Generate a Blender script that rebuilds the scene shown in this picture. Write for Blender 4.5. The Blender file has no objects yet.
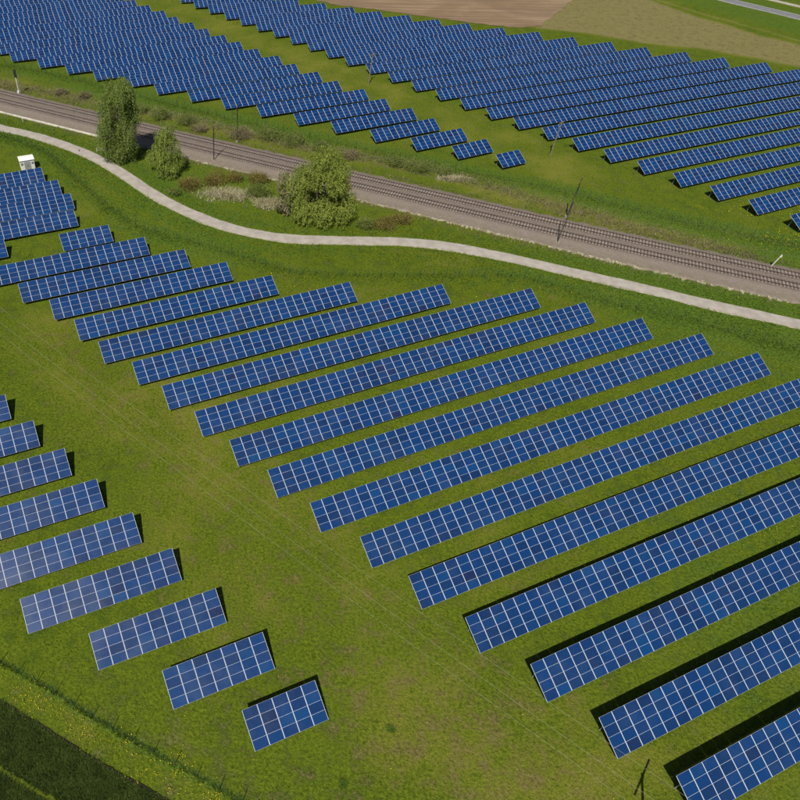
import bpy, math, random
import numpy as np
from mathutils import Vector, Matrix

random.seed(7)
rng = np.random.default_rng(11)
scene = bpy.context.scene
COL = scene.collection
R = math.radians

# ------------------------------------------------------------------ camera
CAM_H = 72.84
PITCH, ROLL = R(45.21), R(0.893)
cam_data = bpy.data.cameras.new('camera')
cam = bpy.data.objects.new('camera', cam_data)
COL.objects.link(cam)
fw = Vector((0, math.cos(PITCH), -math.sin(PITCH)))
up = Vector((0, math.sin(PITCH), math.cos(PITCH)))
rt = Vector((1, 0, 0))
r2 = rt * math.cos(ROLL) + up * math.sin(ROLL)
u2 = up * math.cos(ROLL) - rt * math.sin(ROLL)
cam.matrix_world = Matrix(((r2.x, u2.x, -fw.x, 0), (r2.y, u2.y, -fw.y, 0), (r2.z, u2.z, -fw.z, CAM_H), (0, 0, 0, 1)))
cam_data.sensor_width = 36.0
cam_data.lens = 661.33 / 800 * 36
cam_data.shift_x = (400 - 237.03) / 800
cam_data.clip_start = 0.5
cam_data.clip_end = 9000
scene.camera = cam

# ------------------------------------------------------------------ sky, sun, exposure
SUN_EL = R(54.8)
SHADOW_AZ = R(21.2)                       # shadows run this far clockwise of +Y
world = bpy.data.worlds.new('World')
scene.world = world
world.use_nodes = True
wn = world.node_tree.nodes
sky = wn.new('ShaderNodeTexSky')
sky.sky_type = 'NISHITA'
sky.sun_disc = False
sky.sun_elevation = SUN_EL
sky.sun_rotation = SHADOW_AZ + math.pi
wn['Background'].inputs['Strength'].default_value = 0.05
world.node_tree.links.new(sky.outputs[0], wn['Background'].inputs['Color'])
sun_data = bpy.data.lights.new('sun', 'SUN')
sun_data.energy = 5.0
sun_data.angle = R(0.53)
sun_data.color = (1.0, 0.95, 0.86)
sun = bpy.data.objects.new('sun', sun_data)
COL.objects.link(sun)
ray = Vector((math.sin(SHADOW_AZ) * math.cos(SUN_EL), math.cos(SHADOW_AZ) * math.cos(SUN_EL), -math.sin(SUN_EL)))
sun.rotation_euler = ray.to_track_quat('-Z', 'Y').to_euler()
sun.location = (-20, -40, 120)
vs = scene.view_settings
vs.view_transform = 'Standard'
vs.look = 'None'
vs.exposure = 0.0
vs.gamma = 1.0
vs.use_curve_mapping = False
cy = scene.cycles
cy.max_bounces = 4; cy.diffuse_bounces = 2; cy.glossy_bounces = 2; cy.transmission_bounces = 2; cy.transparent_max_bounces = 4
cy.caustics_reflective = False; cy.caustics_refractive = False

# ------------------------------------------------------------------ small helpers
def link(o, parent=None):
    COL.objects.link(o)
    if parent is not None:
        o.parent = parent
    return o

def tag(o, label=None, cat=None, group=None, kind=None):
    if label: o['label'] = label
    if cat: o['category'] = cat
    if group: o['group'] = group
    if kind: o['kind'] = kind
    return o

def empty(name, loc=(0, 0, 0), rz=0.0):
    o = bpy.data.objects.new(name, None)
    o.empty_display_size = 0.5
    o.location = loc
    o.rotation_euler = (0, 0, rz)
    return link(o)

def np_mesh(name, verts, faces, mats, mat_idx=None, attrs=None, smooth=False):
    verts = np.asarray(verts, np.float32)
    faces = np.asarray(faces, np.int32)
    k = faces.shape[1]
    me = bpy.data.meshes.new(name)
    me.vertices.add(len(verts))
    me.vertices.foreach_set('co', verts.ravel())
    me.loops.add(faces.size)
    me.loops.foreach_set('vertex_index', faces.ravel())
    me.polygons.add(len(faces))
    me.polygons.foreach_set('loop_start', np.arange(0, faces.size, k, dtype=np.int32))
    if mat_idx is not None:
        me.polygons.foreach_set('material_index', np.asarray(mat_idx, np.int32))
    me.polygons.foreach_set('use_smooth', np.full(len(faces), smooth, bool))
    for m in (mats if isinstance(mats, (list, tuple)) else [mats]):
        me.materials.append(m)
    for an, av in (attrs or {}).items():
        a = me.attributes.new(an, 'FLOAT', 'POINT')
        a.data.foreach_set('value', np.asarray(av, np.float32))
    me.update(calc_edges=True)
    return me

class MB:
    """collects boxes / tubes into one mesh"""
    def __init__(self):
        self.v, self.f, self.m = [], [], []
    def add(self, vs, fs, m=0):
        b = len(self.v)
        self.v += [tuple(p) for p in vs]
        for f in fs:
            self.f.append(tuple(i + b for i in f)); self.m.append(m)
    def box(self, x0, x1, y0, y1, z0, z1, m=0, rot=None, at=(0, 0, 0)):
        vs = [Vector((x, y, z)) for x in (x0, x1) for y in (y0, y1) for z in (z0, z1)]
        if rot is not None: vs = [rot @ p for p in vs]
        vs = [p + Vector(at) for p in vs]
        self.add(vs, [(0, 1, 3, 2), (4, 6, 7, 5), (0, 4, 5, 1), (2, 3, 7, 6), (0, 2, 6, 4), (1, 5, 7, 3)], m)
    def tube(self, pts, rad, n=6, m=0, cap=True):
        pts = [Vector(p) for p in pts]
        if not isinstance(rad, (list, tuple)): rad = [rad] * len(pts)
        vs, fs = [], []
        ref = None
        for i, p in enumerate(pts):
            d = (pts[min(i + 1, len(pts) - 1)] - pts[max(i - 1, 0)]).normalized()
            if ref is None:
                ref = Vector((1, 0, 0)) if abs(d.x) < 0.8 else Vector((0, 1, 0))
            a = (ref - d * ref.dot(d)).normalized(); b = d.cross(a); ref = a
            for k in range(n):
                t = 2 * math.pi * k / n
                vs.append(p + (a * math.cos(t) + b * math.sin(t)) * rad[i])
        for i in range(len(pts) - 1):
            for k in range(n):
                fs.append((i * n + k, i * n + (k + 1) % n, (i + 1) * n + (k + 1) % n, (i + 1) * n + k))
        if cap:
            fs.append(tuple(range(n))[::-1]); fs.append(tuple(range((len(pts) - 1) * n, len(pts) * n)))
        self.add(vs, fs, m)
    def mesh(self, name, mats, smooth=False):
        me = bpy.data.meshes.new(name)
        me.from_pydata(self.v, [], self.f)
        for m in (mats if isinstance(mats, (list, tuple)) else [mats]): me.materials.append(m)
        me.polygons.foreach_set('material_index', self.m)
        if smooth: me.polygons.foreach_set('use_smooth', [True] * len(self.f))
        me.update()
        return me
    def build(self, name, mats, parent=None, smooth=False, loc=(0, 0, 0)):
        o = bpy.data.objects.new(name, self.mesh(name, mats, smooth))
        o.location = loc
        return link(o, parent)

def obj(name, me, parent=None, loc=(0, 0, 0), rot=(0, 0, 0)):
    o = bpy.data.objects.new(name, me)
    o.location = loc; o.rotation_euler = rot
    return link(o, parent)

def spline(pts, step=1.0):
    P = [np.array(p, float) for p in pts]
    P = [2 * P[0] - P[1]] + P + [2 * P[-1] - P[-2]]
    out = []
    for i in range(1, len(P) - 2):
        n = max(2, int(np.linalg.norm(P[i + 1] - P[i]) / step))
        for t in np.linspace(0, 1, n, endpoint=False):
            a, b, c, d = P[i - 1], P[i], P[i + 1], P[i + 2]
            out.append(0.5 * ((2 * b) + (c - a) * t + (2 * a - 5 * b + 4 * c - d) * t * t + (3 * b - a - 3 * c + d) * t ** 3))
    out.append(P[-2])
    return np.array(out)

def resample(line, step):
    d = np.r_[0, np.cumsum(np.linalg.norm(np.diff(line, axis=0), axis=1))]
    n = max(2, int(d[-1] / step) + 1)
    t = np.arange(n) * step
    return np.stack([np.interp(t, d, line[:, k]) for k in range(line.shape[1])], 1)

def normals2d(line):
    t = np.gradient(line, axis=0)
    t /= np.linalg.norm(t, axis=1)[:, None]
    return t, np.stack([-t[:, 1], t[:, 0]], 1)

def seg_dist(px, py, line):
    best = np.full(px.shape, 1e9)
    for a, b in zip(line[:-1], line[1:]):
        d = b - a
        t = np.clip(((px - a[0]) * d[0] + (py - a[1]) * d[1]) / max(d @ d, 1e-9), 0, 1)
        best = np.minimum(best, np.hypot(px - a[0] - t * d[0], py - a[1] - t * d[1]))
    return best

def inside(px, py, poly):
    r = np.zeros(px.shape, bool)
    n = len(poly)
    for i in range(n):
        (x0, y0), (x1, y1) = poly[i], poly[(i + 1) % n]
        c = ((y0 > py) != (y1 > py)) & (px < (x1 - x0) * (py - y0) / ((y1 - y0) if y1 != y0 else 1e-9) + x0)
        r ^= c
    return r

def smooth01(x):
    x = np.clip(x, 0, 1); return x * x * (3 - 2 * x)

ORD = ['zeroth', 'first', 'second', 'third', 'fourth', 'fifth', 'sixth', 'seventh', 'eighth', 'ninth', 'tenth', 'eleventh', 'twelfth',
       'thirteenth', 'fourteenth', 'fifteenth', 'sixteenth', 'seventeenth', 'eighteenth', 'nineteenth', 'twentieth', 'twenty-first',
       'twenty-second', 'twenty-third', 'twenty-fourth', 'twenty-fifth', 'twenty-sixth']

# ------------------------------------------------------------------ materials
class NT:
    def __init__(self, name, flat=False):
        self.flat = flat
        self.mat = bpy.data.materials.new(name)
        self.mat.use_nodes = True
        self.n = self.mat.node_tree.nodes; self.l = self.mat.node_tree.links
        self.b = self.n['Principled BSDF']
    def node(self, t, **kw):
        x = self.n.new(t)
        for k, v in kw.items(): setattr(x, k, v)
        return x
    def put(self, sock, val):
        if hasattr(val, 'is_linked') or isinstance(val, bpy.types.NodeSocket): self.l.new(val, sock)
        elif isinstance(val, (tuple, list)) and len(val) == 3 and sock.type == 'RGBA': sock.default_value = (*val, 1)
        else: sock.default_value = val
    def pos(self): return self.node('ShaderNodeNewGeometry').outputs['Position']
    def objc(self): return self.node('ShaderNodeTexCoord').outputs['Object']
    def noise(self, vec, scale, detail=3.0, rough=0.55, dist=0.0):
        x = self.node('ShaderNodeTexNoise', noise_dimensions='2D' if self.flat else '3D')
        self.put(x.inputs['Vector'], vec)
        x.inputs['Scale'].default_value = scale; x.inputs['Detail'].default_value = detail
        x.inputs['Roughness'].default_value = rough; x.inputs['Distortion'].default_value = dist
        return x.outputs['Fac']
    def attr(self, name): return self.node('ShaderNodeAttribute', attribute_name=name).outputs['Fac']
    def math(self, op, a, b=0.0, c=0.0):
        x = self.node('ShaderNodeMath', operation=op)
        self.put(x.inputs[0], a); self.put(x.inputs[1], b); self.put(x.inputs[2], c)
        return x.outputs[0]
    def ramp(self, v, lo, hi, a=0.0, b=1.0):
        x = self.node('ShaderNodeMapRange', interpolation_type='SMOOTHSTEP')
        self.put(x.inputs[0], v)
        for i, q in enumerate((lo, hi, a, b)): x.inputs[i + 1].default_value = q
        return x.outputs[0]
    def mix(self, f, a, b, mode='MIX'):
        x = self.node('ShaderNodeMix', data_type='RGBA', blend_type=mode)
        self.put(x.inputs[0], f); self.put(x.inputs[6], a); self.put(x.inputs[7], b)
        return x.outputs[2]
    def bump(self, h, strength=0.5, dist=0.1):
        x = self.node('ShaderNodeBump')
        self.put(x.inputs['Height'], h); x.inputs['Strength'].default_value = strength; x.inputs['Distance'].default_value = dist
        self.l.new(x.outputs[0], self.b.inputs['Normal'])
    def done(self, col, rough=0.8, spec=0.3, metal=0.0):
        self.put(self.b.inputs['Base Color'], col)
        self.put(self.b.inputs['Roughness'], rough)
        self.b.inputs['Specular IOR Level'].default_value = spec
        self.put(self.b.inputs['Metallic'], metal)
        return self.mat

def plain(name, col, rough=0.6, var=0.15, scale=3.0, spec=0.3, metal=0.0):
    t = NT(name)
    n = t.noise(t.pos(), scale, 4)
    c = t.mix(t.ramp(n, 0.3, 0.7), tuple(k * (1 - var) for k in col), tuple(min(1, k * (1 + var)) for k in col))
    return t.done(c, rough, spec, metal)

def grass_color(t):
    p = t.pos()
    fine = t.noise(p, 2.6, 3, 0.7)
    grain = t.noise(p, 9.0, 2, 0.7)
    mid = t.noise(p, 0.42, 3, 0.6)
    big = t.noise(p, 0.075, 3, 0.6)
    huge = t.noise(p, 0.018, 1, 0.5)
    def off(n, k): return t.math('MULTIPLY', t.math('SUBTRACT', n, 0.5), k)
    def add(*a):
        r = a[0]
        for q in a[1:]: r = t.math('ADD', r, q)
        return r
    c = t.mix(t.ramp(fine, 0.28, 0.72), (0.045, 0.073, 0.004), (0.108, 0.148, 0.008))
    c = t.mix(t.ramp(grain, 0.38, 0.80, 0, 0.5), c, (0.155, 0.184, 0.020))
    c = t.mix(t.ramp(add(mid, off(fine, 0.35)), 0.45, 0.72, 0, 0.75), c, (0.035, 0.074, 0.004))
    # dry, strawy patches
    dr = add(t.math('MULTIPLY', t.attr('dry'), 0.62), off(big, 1.3), off(mid, 1.1), off(fine, 0.7), 0.05)
    c = t.mix(t.ramp(dr, 0.0, 0.85, 0, 0.85), c, t.mix(t.ramp(t.attr('dry'), 0.5, 1.1), t.mix(t.ramp(grain, 0.3, 0.7), (0.118, 0.125, 0.012), (0.200, 0.202, 0.034)), t.mix(t.ramp(grain, 0.3, 0.7), (0.150, 0.126, 0.042), (0.255, 0.216, 0.108))))
    # bare, brownish soil showing
    br = add(t.math('MULTIPLY', t.attr('bare'), 0.6), off(t.noise(p, 0.42, 4, 0.75), 1.9), off(grain, 0.9))
    c = t.mix(t.ramp(br, 0.17, 0.62, 0, 0.75), c, t.mix(t.ramp(fine, 0.3, 0.7), (0.082, 0.060, 0.022), (0.180, 0.142, 0.066)))
    # lush strips
    lu = add(t.math('MULTIPLY', t.attr('lush'), 0.7), off(mid, 0.9), off(huge, 0.8), off(fine, 0.4))
    c = t.mix(t.ramp(lu, 0.15, 0.85, 0, 0.75), c, t.mix(t.ramp(fine, 0.3, 0.7), (0.036, 0.076, 0.007), (0.096, 0.160, 0.021)))
    return c, fine, grain

t = NT('meadow', True)
c, fine, grain = grass_color(t)
t.bump(t.noise(t.pos(), 3.5, 2, 0.7), 0.9, 0.16)
M_MEADOW = t.done(c, 0.95, 0.1)

t = NT('grass_blades', True)
c, fine, grain = grass_color(t)
isl = t.node('ShaderNodeNewGeometry').outputs['Random Per Island']
c = t.mix(1.0, c, t.mix(isl, (0.72, 0.78, 0.65), (1.40, 1.32, 1.25)), 'MULTIPLY')
M_BLADES = t.done(c, 0.85, 0.15)

def leaf_mat(name, dark, light, rough=0.7, trans=0.12):
    t = NT(name)
    isl = t.node('ShaderNodeNewGeometry').outputs['Random Per Island']
    n = t.noise(t.pos(), 0.55, 3)
    f = t.math('ADD', t.math('MULTIPLY', isl, 0.4), t.math('MULTIPLY', t.ramp(n, 0.3, 0.7), 0.6))
    m = t.done(t.mix(f, dark, light), rough, 0.25)
    if trans:
        tr = t.node('ShaderNodeBsdfTranslucent'); mx = t.node('ShaderNodeMixShader')
        t.put(tr.inputs['Color'], t.mix(f, tuple(k * 1.2 for k in dark), tuple(k * 1.3 for k in light)))
        mx.inputs[0].default_value = trans
        t.l.new(t.b.outputs[0], mx.inputs[1]); t.l.new(tr.outputs[0], mx.inputs[2])
        t.l.new(mx.outputs[0], t.n['Material Output'].inputs['Surface'])
    return m

M_LEAF_POPLAR = leaf_mat('poplar_leaves', (0.076, 0.118, 0.018), (0.240, 0.305, 0.070), trans=0.18)
M_LEAF_BIRCH = leaf_mat('birch_leaves', (0.105, 0.150, 0.020), (0.300, 0.365, 0.073), trans=0.18)
M_LEAF_WILLOW = leaf_mat('willow_leaves', (0.105, 0.148, 0.018), (0.320, 0.375, 0.068), trans=0.18)
M_LEAF_GREY = leaf_mat('grey_twigs', (0.160, 0.145, 0.070), (0.330, 0.300, 0.165))
M_LEAF_RED = leaf_mat('russet_shrub_leaves', (0.110, 0.095, 0.020), (0.255, 0.205, 0.058), trans=0.2)
M_LEAF_GREEN = leaf_mat('shrub_leaves', (0.080, 0.112, 0.018), (0.215, 0.250, 0.062), trans=0.2)
M_LEAF_DRY = leaf_mat('dry_stalks', (0.115, 0.098, 0.042), (0.270, 0.232, 0.125), trans=0.05)
M_LEAF_LUSH = leaf_mat('weed_leaves', (0.050, 0.105, 0.012), (0.125, 0.215, 0.030), trans=0.25)
M_CROP = leaf_mat('cereal_leaves', (0.034, 0.060, 0.009), (0.082, 0.120, 0.020), trans=0.10)
M_REED = leaf_mat('pale_reed', (0.230, 0.205, 0.105), (0.430, 0.395, 0.245), trans=0.05)
M_FLOWER = plain('dandelion_yellow', (0.62, 0.50, 0.02), 0.7, 0.15, 8)
M_BARK = plain('bark', (0.10, 0.080, 0.058), 0.9, 0.3, 4)

def module_mat(name, use_island):
    t = NT(name)
    if use_island: rnd = t.node('ShaderNodeNewGeometry').outputs['Random Per Island']
    else: rnd = t.node('ShaderNodeObjectInfo').outputs['Random']
    base = t.node('ShaderNodeValToRGB')
    cr = base.color_ramp
    cr.elements[0].position = 0.0; cr.elements[0].color = (0.0030, 0.0240, 0.098, 1)
    cr.elements[1].position = 1.0; cr.elements[1].color = (0.0068, 0.0145, 0.058, 1)
    for p_, c_ in ((0.22, (0.0024, 0.033, 0.132)), (0.5, (0.0024, 0.0275, 0.112)), (0.75, (0.0032, 0.0200, 0.080)), (0.93, (0.0022, 0.043, 0.152))):
        e_ = cr.elements.new(p_); e_.color = (*c_, 1)
    t.l.new(rnd, base.inputs[0])
    c = base.outputs[0]
    if not use_island:
        oc = t.objc()
        sc = t.node('ShaderNodeVectorMath', operation='MULTIPLY'); t.put(sc.inputs[0], oc); sc.inputs[1].default_value = (1 / 0.158, 1 / 0.158, 0)
        fl = t.node('ShaderNodeVectorMath', operation='FLOOR'); t.put(fl.inputs[0], sc.outputs[0])
        sh = t.node('ShaderNodeVectorMath', operation='ADD'); t.put(sh.inputs[0], fl.outputs[0])
        cmb = t.node('ShaderNodeCombineXYZ'); t.put(cmb.inputs[0], t.math('MULTIPLY', rnd, 91.0)); t.put(cmb.inputs[1], t.math('MULTIPLY', rnd, 37.0))
        t.l.new(cmb.outputs[0], sh.inputs[1])
        wnz = t.node('ShaderNodeTexWhiteNoise', noise_dimensions='2D'); t.l.new(sh.outputs[0], wnz.inputs['Vector'])
        c = t.mix(t.math('MULTIPLY', wnz.outputs['Value'], 0.28), c, (0.0035, 0.042, 0.146))
        fr = t.node('ShaderNodeVectorMath', operation='FRACTION'); t.put(fr.inputs[0], sc.outputs[0])
        sp = t.node('ShaderNodeSeparateXYZ'); t.l.new(fr.outputs[0], sp.inputs[0])
        ln = t.math('MAXIMUM', t.math('GREATER_THAN', sp.outputs[0], 0.95), t.math('GREATER_THAN', sp.outputs[1], 0.95))
        c = t.mix(t.math('MULTIPLY', ln, 0.10), c, (0.30, 0.36, 0.50))
    dust = t.noise(t.pos(), 0.35, 4, 0.6)
    c = t.mix(t.ramp(dust, 0.4, 0.8, 0.0, 0.03), c, (0.30, 0.30, 0.30))
    t.b.inputs['Coat Weight'].default_value = 0.0
    return t.done(c, t.ramp(dust, 0.3, 0.8, 0.27, 0.38), 0.32)

M_CELL = module_mat('polycrystalline_cells', False)
M_CELL_FAR = module_mat('polycrystalline_cells_far', True)
M_FRAME = plain('anodised_aluminium', (0.56, 0.59, 0.65), 0.42, 0.05, 2.0, 0.5)
M_BACK = plain('module_backsheet', (0.55, 0.55, 0.53), 0.7, 0.05)
M_STEEL = plain('galvanised_steel', (0.38, 0.39, 0.40), 0.5, 0.15, 5, 0.5, 0.4)
M_FENCE = plain('green_coated_wire', (0.035, 0.075, 0.045), 0.6, 0.2, 3)
M_RAIL = plain('rusty_rail', (0.085, 0.055, 0.042), 0.55, 0.25, 1.2, 0.4)
M_RAILHEAD = plain('worn_rail_head', (0.20, 0.18, 0.17), 0.35, 0.1, 1.2, 0.5, 0.7)
M_SLEEPER = plain('concrete_sleeper', (0.25, 0.222, 0.20), 0.9, 0.2, 0.8)
M_CONCRETE = plain('pale_concrete', (0.56, 0.53, 0.45), 0.85, 0.2, 0.7)
M_STONE = plain('pale_stone', (0.35, 0.32, 0.215), 0.9, 0.35, 0.6)
M_MAST = plain('dark_weathered_steel', (0.060, 0.052, 0.045), 0.7, 0.2, 2)
M_WOOD = plain('weathered_wood_pole', (0.20, 0.165, 0.125), 0.85, 0.2, 3)
M_WIRE = plain('aluminium_wire', (0.42, 0.43, 0.38), 0.5, 0.05, 1, 0.5)
M_DARKWIRE = plain('copper_wire', (0.09, 0.075, 0.06), 0.6, 0.1)
M_WHITE = plain('white_render', (0.74, 0.73, 0.70), 0.75, 0.06, 0.9)
M_DOOR = plain('grey_door_paint', (0.30, 0.31, 0.32), 0.6, 0.1)
M_CERAMIC = plain('brown_insulator', (0.16, 0.07, 0.04), 0.35, 0.1)
M_BLACK = plain('dark_feathers', (0.015, 0.015, 0.02), 0.6, 0.2)
M_SIGNALWHITE = plain('signal_white_paint', (0.62, 0.60, 0.57), 0.6, 0.1)
M_SIGNALDARK = plain('signal_dark_paint', (0.03, 0.035, 0.035), 0.6, 0.1)

t = NT('path_surface', True)
p = t.pos()
c = t.mix(t.ramp(t.noise(p, 0.5, 5, 0.65), 0.3, 0.7), (0.315, 0.282, 0.245), (0.405, 0.368, 0.322))
c = t.mix(t.ramp(t.noise(p, 12, 3), 0.4, 0.8, 0, 0.35), c, (0.27, 0.24, 0.21))
c = t.mix(t.ramp(t.math('ADD', t.attr('edge'), t.math('MULTIPLY', t.math('SUBTRACT', t.noise(p, 1.1, 4, 0.7), 0.5), 1.1)), 0.6, 1.0, 0, 0.65), c, (0.19, 0.18, 0.085))
t.bump(t.noise(p, 18, 3), 0.3, 0.02)
M_PATH = t.done(c, 0.9, 0.2)

t = NT('ballast_stone', True)
p = t.pos()
vor = t.node('ShaderNodeTexVoronoi'); vor.inputs['Scale'].default_value = 9.0; t.put(vor.inputs['Vector'], p)
g1 = t.noise(p, 0.35, 4, 0.6)
c = t.mix(t.ramp(vor.outputs['Distance'], 0.0, 0.7), (0.088, 0.070, 0.057), (0.275, 0.230, 0.192))
c = t.mix(t.ramp(g1, 0.35, 0.7, 0, 0.45), c, (0.205, 0.168, 0.142))
c = t.mix(t.math('MULTIPLY', t.attr('stain'), t.ramp(t.noise(p, 1.3, 4), 0.2, 0.7, 0.55, 0.95)), c, (0.085, 0.058, 0.046))
c = t.mix(t.math('MULTIPLY', t.attr('dirt'), t.ramp(t.noise(p, 0.9, 5, 0.7), 0.35, 0.65)), c, (0.150, 0.130, 0.070))
t.bump(vor.outputs['Distance'], 0.8, 0.06)
M_BALLAST = t.done(c, 0.95, 0.15)

t = NT('asphalt')
c = t.mix(t.ramp(t.noise(t.pos(), 0.6, 5), 0.3, 0.7), (0.15, 0.15, 0.155), (0.20, 0.20, 0.205))
M_ASPHALT = t.done(c, 0.85, 0.3)

t = NT('bare_soil', True)
p = t.pos()
mp = t.node('ShaderNodeMapping'); t.put(mp.inputs[0], p); mp.inputs['Rotation'].default_value = (0, 0, R(28)); mp.inputs['Scale'].default_value = (0.05, 1.0, 1)
c = t.mix(t.ramp(t.noise(p, 0.05, 5, 0.6, 0.5), 0.3, 0.7), (0.205, 0.140, 0.084), (0.280, 0.200, 0.126))
c = t.mix(t.ramp(t.noise(mp.outputs[0], 0.5, 3), 0.35, 0.65, 0, 0.8), c, (0.172, 0.120, 0.076))
c = t.mix(t.ramp(t.noise(p, 0.022, 3), 0.56, 0.68, 0, 0.6), c, (0.185, 0.115, 0.075))
t.bump(t.noise(p, 1.5, 4), 0.6, 0.15)
M_SOIL = t.done(c, 0.95, 0.1)

M_EDGE_SHADOW = plain('painted_edge_shadow', (0.022, 0.016, 0.010), 0.95, 0.4, 3)  # near-black colour stands in for the shadow along the crop edge

# ------------------------------------------------------------------ the lie of the land (metres, camera stands over the origin)
FENCE_VERGE = spline([(-37, 36.2), (-31.0, 33.2), (-25.8, 30.7), (-19.7, 27.8), (-13.8, 24.6), (-7.2, 21.4), (-3.1, 19.5), (0.9, 17.5), (6.5, 14.6)])
FENCE_PATH = spline([(-80, 175), (-70.4, 170.3), (-61.4, 165.7), (-48.5, 156.5), (-37.5, 142.0), (-27.3, 128.3), (-20.1, 121.6), (-8.0, 115.9), (-0.4, 112.1), (8.3, 107.5), (16.4, 106.1), (30.8, 106.1), (40.4, 106.4), (52.3, 106.4), (58.8, 104.0), (66.4, 99.2), (74.3, 96.1), (80.7, 93.6), (86.6, 90.2), (95.5, 86.1), (103, 82.4)])
FENCE_FAR = spline([(-95, 227), (-85.7, 222.2), (-74.8, 216.4), (-54.4, 207.1), (-41.3, 199.7), (-17.0, 185.4), (4.9, 173.7), (25.0, 163.6), (43.6, 154.8), (58.6, 147.1), (73.3, 141.0), (84.1, 134.3), (94.6, 128.3), (104.9, 123.3), (114.9, 119.0), (124, 114.6)])
CROP_EDGE = spline([(-36, 32), (-29.7, 28.7), (-24.7, 26.6), (-18.8, 23.6), (-13.2, 20.7), (-6.4, 17.6), (-1.0, 14.7), (5, 11.4)])
TRAM = spline([(-34, 25), (-25.2, 20.8), (-23.0, 20.0), (-17.5, 17.4), (-13.3, 15.3), (-6, 11.5)])
SOIL = [(18, 330), (29.1, 291.5), (37.1, 285.9), (49.9, 282.0), (62.1, 275.7), (75.7, 269.7), (88.9, 264.5), (98.9, 261.5), (106.8, 264.2), (117.5, 279.2), (132.4, 301.4), (154, 334), (170, 420), (0, 420)]
ROAD = spline([(160, 358), (187.3, 313.0), (193.0, 302.5), (201.3, 290.8), (209.4, 279.8), (219.0, 266), (250, 222)])
ROAD_SIDE = spline([(185, 345), (204.2, 315.0), (209.9, 306.0), (217.7, 295.0), (227.0, 283.0), (250, 250)])
FARTRACK = spline([(150, 330), (161.5, 308.8), (166.7, 297.7), (173.7, 283.4), (182.0, 270.3), (193.1, 251.8), (215, 215)])
DRYFIELD = [(129, 300), (146, 325), (158, 318), (163.4, 294.8), (170.6, 277.0), (182.5, 257.8), (197.5, 236.3), (187.2, 216.8), (169.3, 233.7), (154.1, 242.8), (136.1, 248.1), (122.2, 257.1), (105, 262)]
CORR_FAR = spline([(-35.8, 286.6), (2.5, 241.7), (27.0, 214.8), (44.6, 191.3), (56.0, 178.8), (70.1, 162.3), (83.4, 144.5)], 6)
NORTHDRY = spline([(-90, 210), (-70.7, 200.9), (-51.6, 193.3), (-39.3, 187.3), (-16.5, 179.3), (2.3, 168.6), (14.8, 162.6), (38.5, 153.6), (56.0, 144.0), (70.7, 133.9), (85.2, 125.4), (104, 114.5)], 4)
CORR = spline([(-27.3, 88.7), (-13.5, 72.0), (-0.8, 55.0), (11.5, 38.9), (21.4, 28.4), (32.1, 18.1)], 6)
PATH = spline([(-90, 183), (-75, 176.4), (-62.8, 170.8), (-51.2, 165.5), (-41.1, 159.0), (-34.0, 153.2), (-27.0, 145.7), (-20.3, 137.8), (-14.2, 131.7), (-8.5, 127.2), (-3.1, 123.7), (2.1, 121.3), (7.3, 119.8), (12.4, 119.1), (22.6, 118.8), (32.8, 118.7), (42.7, 117.2), (52.0, 114.0), (60.8, 110.3), (69.2, 106.7), (77.3, 103.2), (85.0, 99.6), (92.6, 96.5), (99.8, 93.4), (125, 82.5)])
TRACK_NEAR = spline([(-150, 229), (-67.3, 187.9), (-12.7, 160.9), (30, 140.1), (73.8, 118.9), (106.2, 104.3), (170, 77)], 2)
_t, _n = normals2d(TRACK_NEAR)
TRACK_FAR = TRACK_NEAR + _n * 4.2
BED_LO, BED_HI = -5.3, 6.9                # bed edges, metres across from the near track

# ground grid: fine under the camera, coarser away, out to the horizon
xs = np.r_[-4000, -2000, -900, -400, -220, -150, np.arange(-110, -40, 1.0), np.arange(-40, 60, 0.5), np.arange(60, 245, 1.0), 250, 300, 420, 900, 2000, 4000]
ys = np.r_[-3000, -1200, -400, -120, -40, -10, np.arange(0, 60, 0.5), np.arange(60, 330, 1.0), 335, 360, 430, 600, 1200, 2500, 6000]
GX, GY = np.meshgrid(xs, ys, indexing='ij')

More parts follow.
